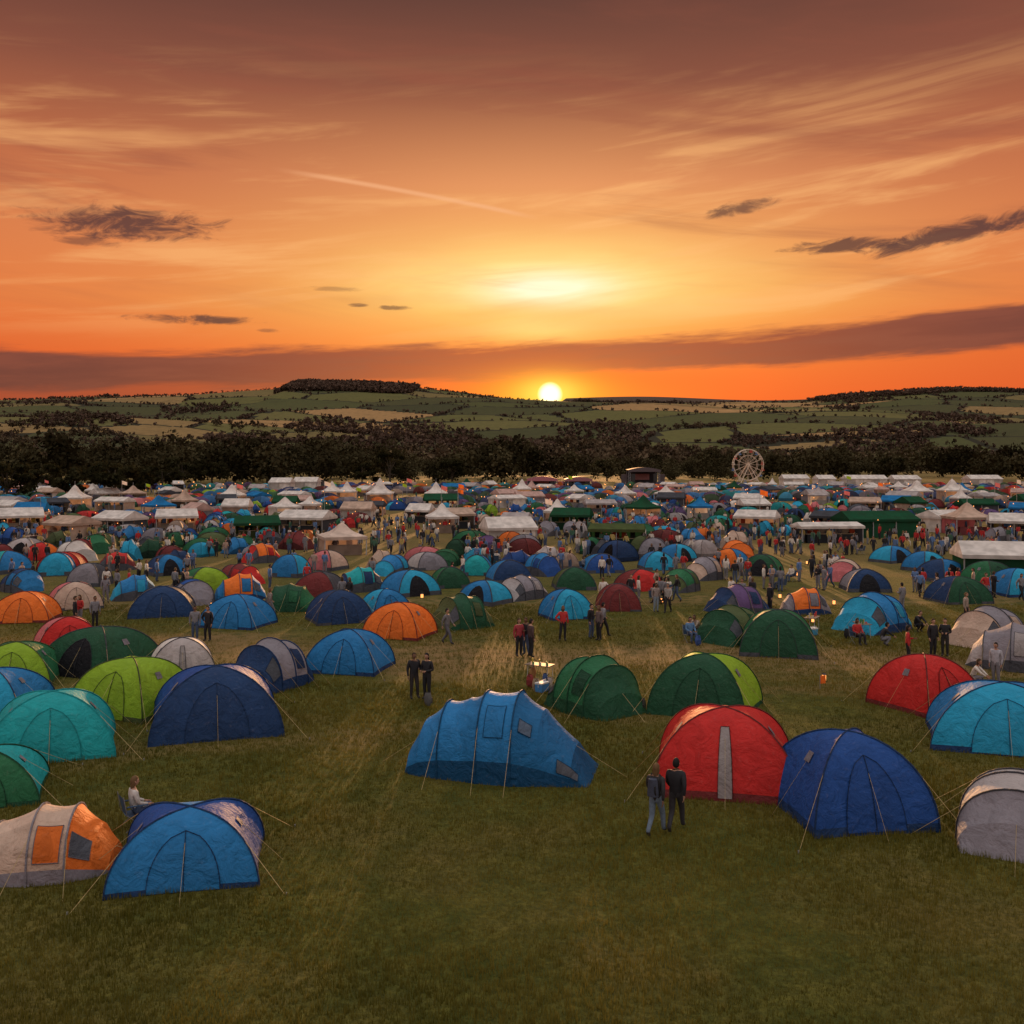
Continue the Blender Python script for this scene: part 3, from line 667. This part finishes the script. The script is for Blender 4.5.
def stage(b,d,w,h,dp,cf,screen):
    mb=MB(); k=(.02,.02,.024)
    mb.box((0,0,.8),(w,dp,1.6),k); mb.box((0,dp/2,h/2),(w,.3,h),(.015,.015,.02))
    for sx in (-1,1):
        for sy in (-1,1):
            X0,Y0=sx*(w/2-.3),sy*(dp/2-.3)
            for ax in(-.3,.3):
                for ay in(-.3,.3): mb.tube([(X0+ax,Y0+ay,0),(X0+ax,Y0+ay,h)],.06,(.25,.25,.27),4)
            for q in range(int(h)): mb.tube([(X0-.3,Y0-.3,q),(X0+.3,Y0-.3,q+1)],.04,(.25,.25,.27),4)
        mb.box((sx*(w/2-1.6),-dp/2+.6,h*.55),(1.3,1,h*.45),(.03,.03,.03)); mb.box((sx*(w/2+1.2),0,h*.4),(2.2,.3,h*.7),cf)
    n=12; rows=[[(w*.53*(2*i/n-1),yy,h+.9*cos(pi*(i/n-.5))) for yy in(-dp*.55,dp*.55)] for i in range(n+1)]
    mb.grid(rows,k); rows=[[(p[0][0],p[0][1],p[0][2]),(p[0][0],p[0][1],h-.7)] for p in rows]; mb.grid(rows,cf)
    mb.box((0,dp/2-.5,h*.58),(w*.5,.1,h*.35),screen)
    for i in range(7): mb.tube([(-w*.4+w*.8*i/6,-dp*.3,h-.3),(-w*.4+w*.8*i/6,-dp*.3,h-.7)],.18,(.4,.35,.3),6)
    mb.build("festival_stage",[MAT],(*at(b,d),0),0)
stage(131,360,11,6.2,8,(.09,.07,.075),(.30,.14,.13)); stage(30,345,10,3.2,6,(.38,.14,.17),(.4,.15,.12)); stage(66,350,9,3.0,6,(.28,.12,.14),(.15,.08,.1)); stage(-200,310,6,3.5,5,(.1,.1,.12),(.15,.08,.1))
for i in range(26):
    b=r.uniform(-520,520); d=r.uniform(130,350); mb=MB(); hh=r.uniform(3.5,6)
    mb.tube([(0,0,0),(0,0,hh)],.05,(.4,.4,.4),5,0,.03); c=r.choice([TC['orange'],TC['white'],TC['pink'],TC['blue'],TC['lime']])
    rows=[[(x_*.18,.12*sin(x_*1.1),hh-.05-z_*.9-.05*x_) for x_ in range(7)] for z_ in (0,.4,.8)]
    mb.grid(rows,c); mb.build("flag_pole",[FAB],(*at(b,d),0),r.uniform(-.6,.6),60)
mb=MB()
for i in range(260):
    d=r.uniform(100,340); b=r.uniform(-530,530); X_,Y_=at(b,d); z=r.uniform(1.7,2.6); s=.09*(d/200)
    mb.tube([(X_,Y_,z-s),(X_,Y_,z-s*.3),(X_,Y_,z+s*.3),(X_,Y_,z+s)],s,(1,1,1),6,0,s*.5)
mb.build("string_lights",[GLOW])
def lantern(b,d):
    mb=MB(); k=(.05,.05,.05)
    mb.tube([(0,0,0),(0,0,.05)],.10,k,8); mb.tube([(0,0,.05),(0,0,.16),(0,0,.28)],.085,(1,1,1),8,1); mb.tube([(0,0,.28),(0,0,.36)],.10,k,8,0,.03)
    mb.tube([(-.09,0,.3),(-.07,0,.46),(.07,0,.46),(.09,0,.3)],.008,k,4); mb.build("camping_lantern",[MAT,GLOW],(*at(b,d),0),0)
for b,d in [(301,56),(268,66),(322,63),(240,72),(285,79),(-205,58),(-90,66),(365,60),(150,64),(-300,62),(312,41),(295,88),(340,84)]: lantern(b,d)

# ------------------------------------------------------------------ people
def skin_eval(verts,edges,radii,sub):
    me=bpy.data.meshes.new("tmp"); me.from_pydata(verts,edges,[]); ob=bpy.data.objects.new("tmp",me); scene.collection.objects.link(ob)
    ob.modifiers.new("s",'SKIN')
    for i,rv in enumerate(radii):
        me.skin_vertices[0].data[i].radius=(rv if isinstance(rv,tuple) else (rv,rv)); me.skin_vertices[0].data[i].use_root=(i==0)
    if sub:
        ss=ob.modifiers.new("u",'SUBSURF'); ss.levels=sub; ss.render_levels=sub
    dg=bpy.context.evaluated_depsgraph_get(); ev=ob.evaluated_get(dg); m2=ev.to_mesh()
    V=np.array([tuple(v.co) for v in m2.vertices]); F=[tuple(p.vertices) for p in m2.polygons]; ev.to_mesh_clear()
    bpy.data.objects.remove(ob); bpy.data.meshes.remove(me); return V,F
def person_template(pose,hair_long,female,hires=True):
    P=dict(pel=(0,0,.95),wai=(0,.0,1.10),che=(0,.01,1.30),nb=(0,.015,1.46),ne=(0,0,1.54),
      sl=(-.185,.01,1.41),el=(-.25,.03,1.13),wl=(-.245,-.05,.88),sr=(.185,.01,1.41),er=(.25,.03,1.13),wr=(.245,-.05,.88),
      hl=(-.09,0,.90),kl=(-.10,-.02,.49),al=(-.105,.03,.09),tl=(-.12,-.13,.035),hr=(.09,0,.90),kr=(.10,-.02,.49),ar=(.105,.03,.09),tr=(.12,-.13,.035))
    if pose=='walk': P.update(kl=(-.09,-.20,.52),al=(-.09,-.27,.10),tl=(-.09,-.42,.06),kr=(.09,.04,.48),ar=(.09,.30,.16),tr=(.09,.20,.035),el=(-.25,.14,1.16),wl=(-.24,.14,.92),er=(.24,-.08,1.15),wr=(.2,-.26,.98))
    if pose=='bent': P.update(er=(.25,.02,1.13),wr=(.12,-.24,1.18),kr=(.12,-.05,.49),ar=(.16,.02,.09),tr=(.2,-.13,.035))
    if pose=='both': P.update(er=(.25,.02,1.13),wr=(.10,-.25,1.12),el=(-.25,.02,1.13),wl=(-.10,-.25,1.12))
    if pose=='akimbo': P.update(el=(-.38,.06,1.16),wl=(-.19,-.05,1.0),kl=(-.14,-.04,.49),al=(-.17,.03,.09),tl=(-.2,-.13,.035))
    if pose=='sit':
        P={k:(a[0],a[1],a[2]-.50) for k,a in P.items()}
        P.update(kl=(-.13,-.44,.50),al=(-.14,-.42,.09),tl=(-.15,-.58,.035),kr=(.13,-.44,.50),ar=(.14,-.46,.09),tr=(.15,-.62,.035),hl=(-.09,-.04,.44),hr=(.09,-.04,.44),wl=(-.15,-.30,.58),wr=(.15,-.30,.58),el=(-.24,-.04,.66),er=(.24,-.04,.66))
    if pose=='crouch':
        P={k:(a[0],a[1],a[2]-.62) for k,a in P.items()}
        P.update(pel=(0,.12,.36),wai=(0,.08,.5),che=(0,-.03,.70),nb=(0,-.1,.84),ne=(0,-.14,.92),sl=(-.17,-.06,.80),sr=(.17,-.06,.80),el=(-.2,-.26,.62),er=(.2,-.26,.62),wl=(-.12,-.44,.5),wr=(.12,-.44,.5),
          hl=(-.09,.08,.33),hr=(.09,.08,.33),kl=(-.15,-.28,.46),kr=(.15,-.28,.42),al=(-.14,-.06,.09),ar=(.14,-.02,.09),tl=(-.15,-.22,.035),tr=(.15,-.18,.035))
    names=list(P); 
    k=.95 if female else 1.08
    Rd=dict(pel=(.175,.13),wai=(.15*k,.12),che=(.178*k,.13),nb=(.08,.075),ne=.055,sl=.082*k,el=.056,wl=.036,sr=.082*k,er=.056,wr=.036,hl=.108,kl=.075,al=.055,tl=.045,hr=.108,kr=.075,ar=.055,tr=.045)
    ed=[('pel','wai'),('wai','che'),('che','nb'),('nb','ne'),('che','sl'),('sl','el'),('el','wl'),('che','sr'),('sr','er'),('er','wr'),('pel','hl'),('hl','kl'),('kl','al'),('al','tl'),('pel','hr'),('hr','kr'),('kr','ar'),('ar','tr')]
    V=[P[n] for n in names]; Rr=[Rd[n] for n in names]; Eg=[(names.index(a),names.index(b)) for a,b in ed]
    V,F=skin_eval(V,Eg,Rr,1 if hires else 0)
    RG=[]
    m_={'wai-che':1,'che-nb':1,'nb-ne':0,'pel-wai':1}
    for a,b in ed:
        kk=a+'-'+b
        if kk in m_: RG.append(m_[kk])
        elif a=='che' or a[0]=='s' or a in('el','er'): RG.append(1)
        elif a in('al','ar'): RG.append(4)
        else: RG.append(2)
    out=MB(); cen=np.array([V[list(f)].mean(0) for f in F]); D=[]
    for (a,b) in ed:
        A=np.array(P[a]);B_=np.array(P[b]); tt=np.clip(((cen-A)@(B_-A))/((B_-A)@(B_-A)),0,1); D.append(np.linalg.norm(cen-(A+tt[:,None]*(B_-A)),axis=1))
    ix=np.argmin(np.array(D),0); out.add(V.tolist(),F,[(float(RG[i]),0,0) for i in ix])
    if hires:
        for s_,e_,w_ in ((-1,'el','wl'),(1,'er','wr')):
            W=Vector(P[w_]); d_=(W-Vector(P[e_])).normalized(); sd_=Vector((0,-1,0)) if abs(d_.y)<.7 else Vector((0,0,-1)); sd_=(sd_-d_*sd_.dot(d_)).normalized(); nr=d_.cross(sd_)*(-s_)
            vs=[W-d_*.02,W+d_*.05]; es=[(0,1)]; rs=[.026,(.034,.02)]
            for j,L in enumerate((.072,.082,.076,.06)):
                o=sd_*(.026-.0175*j); b0=len(vs); vs+= [W+d_*.085+o,W+d_*(.085+L*.5)+o-nr*.008,W+d_*(.085+L*.9)+o-nr*.03]; rs+=[.010,.009,.0075]; es+=[(1,b0),(b0,b0+1),(b0+1,b0+2)]
            b0=len(vs); vs+=[W+d_*.035+sd_*.038,W+d_*.075+sd_*.055-nr*.012]; rs+=[.012,.0095]; es+=[(1,b0),(b0,b0+1)]
            v2,f2=skin_eval([tuple(q) for q in vs],es,rs,1); out.add(v2.tolist(),f2,(0.,0,0))
    Nk=Vector(P['ne']); hc=Nk+Vector((0,-.02,.105)); nu,nv=(16,12) if hires else (8,6); rows=[]
    for i in range(nv+1):
        th=pi*i/nv-pi/2; row=[]
        for j in range(nu+1):
            a=2*pi*j/nu; x_=cos(th)*sin(a)*.076; y_=-cos(th)*cos(a)*.097; z_=sin(th)*.122
            if z_<0: x_*=1+z_*1.9; y_=y_*(1+z_*1.2) if y_<0 else y_*(1+z_*3)
            row.append((hc.x+x_,hc.y+y_,hc.z+z_))
        rows.append(row)
    out.grid(rows,(0.,0,0))
    rows=[]
    for i in range(nv+1):
        q=i/nv; row=[]
        for j in range(nu+1):
            a=2*pi*j/nu; back=(1-cos(a))/2; low=-.25-.5*back if not hair_long else -.1-1.1*back; low=max(low,-1.25); 
            front=.55; th0=(front if back<.25 else front+(low-front)*min((back-.25)/.3,1)); th=pi/2+(th0-pi/2)*q
            ex=1.13; x_=cos(th)*sin(a)*.076*ex; y_=-cos(th)*cos(a)*.097*ex; z_=sin(th)*.122*1.1
            if hair_long and back>.3 and th<-.3: z_-=(-.3-th)*.13; x_*=1.15; y_=y_*1.0+.05*(-.3-th)
            row.append((hc.x+x_,hc.y+y_+.004,hc.z+z_+.004))
        rows.append(row)
    out.grid(rows,(3.,0,0))
    if hires:
        out.add([(hc.x-.012,hc.y-.092,hc.z+.0),(hc.x+.012,hc.y-.092,hc.z+.0),(hc.x+.015,hc.y-.09,hc.z-.03),(hc.x-.015,hc.y-.09,hc.z-.03),(hc.x,hc.y-.116,hc.z-.026),(hc.x,hc.y-.096,hc.z+.015)],[(0,4,3),(1,2,4),(3,4,2),(5,4,0),(5,1,4)],(0.,0,0))
        for s_ in(-1,1):
            out.tube([(hc.x+s_*.03,hc.y-.082,hc.z+.006),(hc.x+s_*.03,hc.y-.094,hc.z+.006)],.010,(5.,0,0),6)
            out.tube([(hc.x+s_*.074,hc.y+.0,hc.z-.025),(hc.x+s_*.084,hc.y+.01,hc.z),(hc.x+s_*.078,hc.y+.012,hc.z+.022)],.012,(0.,0,0),5)
        out.tube([(hc.x-.02,hc.y-.083,hc.z-.055),(hc.x,hc.y-.089,hc.z-.055),(hc.x+.02,hc.y-.083,hc.z-.055)],.005,(6.,0,0),4)
    return out.arrays()
PT={}
for ps in ('stand','walk','bent','both','akimbo','sit','crouch'):
    for f in (0,1): PT[(ps,f)]=person_template(ps,f==1,f==1)
PL={(ps,f):person_template(ps,f==1,f==1,False) for ps in('stand','walk','bent') for f in(0,1)}
HAIR=[(.02,.014,.01),(.05,.03,.015),(.12,.07,.03),(.01,.01,.01)]; SK=[(.45,.26,.18),(.38,.21,.14),(.2,.11,.07)]
def regcol(C,shirt,tro,hair,skin): 
    p=[skin,shirt,tro,hair,(.03,.028,.026),(.02,.015,.012),(.25,.08,.07)]; return [p[int(c[0])] for c in C]
def person(b,d,pose='stand',f=0,shirt=(.03,.03,.035),tro=(.03,.035,.05),rot=None,sc=1.0,pack=False,name="person"):
    A,F,C,M=PT[(pose,f)]; mb=MB(); mb.add(A.tolist(),F,regcol(C,shirt,tro,random.choice(HAIR),random.choice(SK)))
    if pose=='sit':
        fc=(.05,.09,.16)
        rows=[[(x_,y_,.37-.03*cos(x_*6)) for x_ in(-.25,-.1,.1,.25)] for y_ in(-.22,0,.2)]; mb.grid(rows,fc)
        rows=[[(x_,.2+.1*q,.37+.45*q) for x_ in(-.25,0,.25)] for q in(0,.5,1)]; mb.grid(rows,fc)
        for sx in(-.27,.27):
            mb.tube([(sx,-.25,0),(sx,.24,.42),(sx,.32,.88)],.012,(.2,.2,.2),5); mb.tube([(sx,.26,0),(sx,-.25,.42),(sx,-.25,.6)],.012,(.2,.2,.2),5); mb.tube([(sx,-.26,.6),(sx,.24,.62)],.02,fc,5)
    if pack:
        rows=[[(.15*cos(a)*(1-.25*q*q),.19+.09*sin(a),1.02+.42*q) for a in [2*pi*j/10 for j in range(11)]] for q in (0,.05,.35,.7,.95,1)]
        mb.grid(rows,(.05,.06,.09)); mb.add([rows[-1][j] for j in range(10)],[tuple(range(10))],(.05,.06,.09)); mb.add([rows[0][j] for j in range(10)],[tuple(range(10))],(.05,.06,.09))
        mb.tube([(-.1,.22,1.05),(-.1,.30,1.15),(-.1,.30,1.3)],.02,(.02,.02,.02),4)
        for sx in(-.11,.11): mb.tube([(sx,.14,1.4),(sx,.02,1.52),(sx,-.14,1.38),(sx*1.1,-.13,1.2),(sx*1.3,.08,1.06)],.018,(.03,.03,.03),4)
    ob=mb.build(name,[CLO],(*at(b,d),0.0),rot if rot is not None else random.uniform(0,6.28),60); ob.scale=(sc,sc,sc); return ob
DK=(.02,.02,.024); JN=(.06,.09,.16); RD=(.42,.03,.03); WT=(.6,.56,.5); GY=(.18,.18,.2)
person(144,24.1,'walk',1,(.03,.028,.03),(.13,.18,.24),2.6,.98,True); person(164,24.4,'walk',0,(.02,.02,.024),(.035,.035,.04),2.7,1.0)
person(-98,38,'bent',0,DK,(.035,.03,.03),.4); person(-85,37.9,'both',1,DK,DK,-.5)
person(-378,24.6,'sit',1,(.5,.47,.44),JN,2.2)
person(7,46.3,'stand',1,(.3,.04,.05),DK,.5); person(14,46.6,'bent',0,DK,JN,-.6); person(19,46.1,'stand',0,(.08,.05,.05),DK,2.0)
person(51,50.3,'akimbo',1,RD,DK,.3); person(79,51,'bent',0,DK,JN,1.0); person(87,50.4,'stand',1,(.12,.09,.09),DK,-1.); person(91,51.5,'walk',0,(.2,.2,.22),DK,2.)
person(-65,49.4,'walk',0,(.15,.15,.16),(.1,.1,.12),1.2); person(-317,50.3,'stand',0,GY,JN,.2); person(-304,50.2,'akimbo',0,DK,DK,-.3)
person(178,50.0,'sit',1,(.1,.2,.35),JN,.3); person(184,51.5,'crouch',0,(.3,.25,.2),DK,-.8)
person(144,59.8,'stand',1,(.25,.2,.18),(.2,.25,.3),.3); person(156,59.6,'walk',0,(.3,.28,.26),DK,-.5)
person(396,44.3,'bent',1,RD,DK,1.2); person(421,46.2,'stand',0,DK,DK,.3); person(433,46.3,'both',0,DK,(.03,.03,.03),-.5)
person(463,40,'crouch',1,WT,GY,.9); person(484,40.3,'stand',0,(.36,.36,.4),GY,-.9,.98); person(406,53,'crouch',0,DK,DK,.5); person(454,55.5,'stand',0,(.3,.24,.2),DK,.8)
for (b,d,p,f,s) in [(-437,54,'stand',0,DK),(-432,54.5,'bent',1,RD),(-417,54,'stand',0,GY),(-242,57.5,'walk',1,(.2,.16,.14)),(-520,60,'stand',0,GY),(223,74,'stand',0,DK),(229,75,'walk',1,GY),(236,75.5,'bent',0,RD),(214,76,'stand',1,WT),
   (306,71,'bent',1,DK),(312,70,'stand',0,GY),(318,71.5,'walk',0,(.1,.15,.3)),(90,77,'stand',0,WT),(97,78,'walk',1,DK),(50,88,'stand',0,RD),(-140,76,'walk',0,GY),(-20,87,'bent',1,DK),(270,95,'stand',0,DK),(286,98,'walk',1,WT),(300,92,'stand',0,RD),(340,97,'both',0,GY),(258,60,'stand',0,DK),(390,60,'bent',0,GY),(-205,72,'stand',1,RD),(372,49,'crouch',0,DK),(345,49.5,'sit',1,RD)]:
    person(b,d,p,f,s,random.choice([DK,JN,GY]))
pr=random.Random(3)
for i in range(80):
    b=pr.uniform(-520,520); d=pr.uniform(62,100); X_,Y_=at(b,d)
    if any(abs(X_-at(q[0],q[1])[0])+abs(Y_-q[1])<2.6 for q in ROW): continue
    for k in range(pr.choice([1,2,2,3])):
        person(b+k*pr.uniform(7,12),d+pr.uniform(-.8,.8),pr.choice(['stand','stand','walk','bent','both','akimbo','sit']),pr.randrange(2),pr.choice([DK,RD,WT,GY,(.1,.18,.35),(.35,.25,.2)]),pr.choice([DK,JN,GY]),pr.uniform(0,6.28))
crowd=MB()
for i in range(1300):
    d=r.uniform(95,300); b=r.uniform(-540,540)
    if i<520: d=r.uniform(95,150)
    X_,Y_=at(b,d)
    A,F,C,M=PL[(r.choice(['stand','walk','bent']),r.randrange(2))]; V=xf(A,X_,Y_,r.uniform(0,6.28),r.uniform(.92,1.05),1.0)
    crowd.add(V.tolist(),F,regcol(C,r.choice([DK,RD,WT,GY,(.1,.18,.35),(.4,.3,.1),(.05,.12,.08)]),r.choice([DK,JN,GY]),r.choice(HAIR),r.choice(SK)))
crowd.build("festival_crowd",[CLO],smooth=60)

# ------------------------------------------------------------------ camping clutter
def cooler(b,d,col):
    mb=MB(); mb.box((0,0,.17),(.5,.32,.30),col); mb.box((0,0,.35),(.52,.34,.06),(.6,.6,.58)); mb.tube([(-.27,0,.2),(-.27,0,.44),(.27,0,.44),(.27,0,.2)],.012,(.6,.6,.6),5); mb.build("cooler_box",[MAT],(*at(b,d),0),random.uniform(0,3))
def bag(b,d,col):
    mb=MB(); rows=[[(.16*cos(a)*(sin(pi*(.12+.76*q)))**.5,.11*sin(a)*(sin(pi*(.12+.76*q)))**.5,.5*q) for a in [2*pi*j/10 for j in range(11)]] for q in [k/6 for k in range(7)]]
    mb.grid(rows,col); mb.tube([(-.05,-.1,.42),(0,-.16,.5),(.05,-.1,.42)],.012,DK,4); mb.box((0,-.12,.2),(.2,.06,.2),mul(col,.7)); mb.build("rucksack",[CLO],(*at(b,d),0),random.uniform(0,6),50)
def table(b,d):
    mb=MB(); mb.box((0,0,.70),(1.1,.6,.03),(.16,.12,.09))
    for sx in(-.48,.48):
        for sy in(-.25,.25): mb.tube([(sx,sy,0),(sx*.9,sy*.9,.69)],.014,(.4,.4,.4),5)
    for i in range(6): mb.tube([(-.4+.16*i,(-1)**i*.12,.716),(-.4+.16*i,(-1)**i*.12,.716+random.uniform(.09,.25))],.035,random.choice([(.5,.05,.04),(.4,.4,.35),(.05,.2,.06),(.5,.35,.05)]),7)
    mb.build("camping_table",[MAT],(*at(b,d),0),random.uniform(0,3))
table(28,41); 
for b,d,c in [(18,40,(.25,.04,.04)),(24,39.3,(.3,.22,.14)),(33,40.2,(.04,.08,.2)),(38,39.5,(.35,.3,.28)),(21,41.5,(.4,.2,.08)),(186,49,(.05,.1,.3)),(335,51,DK),(347,52,RD),(-84,36.9,(.1,.1,.1)),(455,39,(.1,.1,.3)),(-400,40,RD),(130,36,(.05,.05,.05))]: bag(b,d,c)
for b,d,c in [(30,39.2,(.05,.2,.45)),(190,50.5,(.5,.06,.05)),(300,52,(.05,.25,.4)),(410,41,(.4,.1,.05))]: cooler(b,d,c)
table(300,53.5); table(-130,60); table(350,51.5)
mb=MB(); mb.tube([(0,0,0),(0,0,.55)],.015,(.3,.3,.3),5); mb.grid([[(x_*.05,.02*sin(x_*2),.54-z_) for x_ in range(6)] for z_ in(0,.15,.32)],TC['orange']); mb.build("marker_flag",[FAB],(*at(308,39.6),0),.3)

# ------------------------------------------------------------------ camera
cam=bpy.data.cameras.new("camera"); cam.lens=36*1000/1024; cam.sensor_width=36; cam.shift_y=-50/1024; cam.clip_end=30000; cam.clip_start=.1
co=bpy.data.objects.new("camera",cam); co.location=(0,0,9); co.rotation_euler=(pi/2,0,0); scene.collection.objects.link(co); scene.camera=co
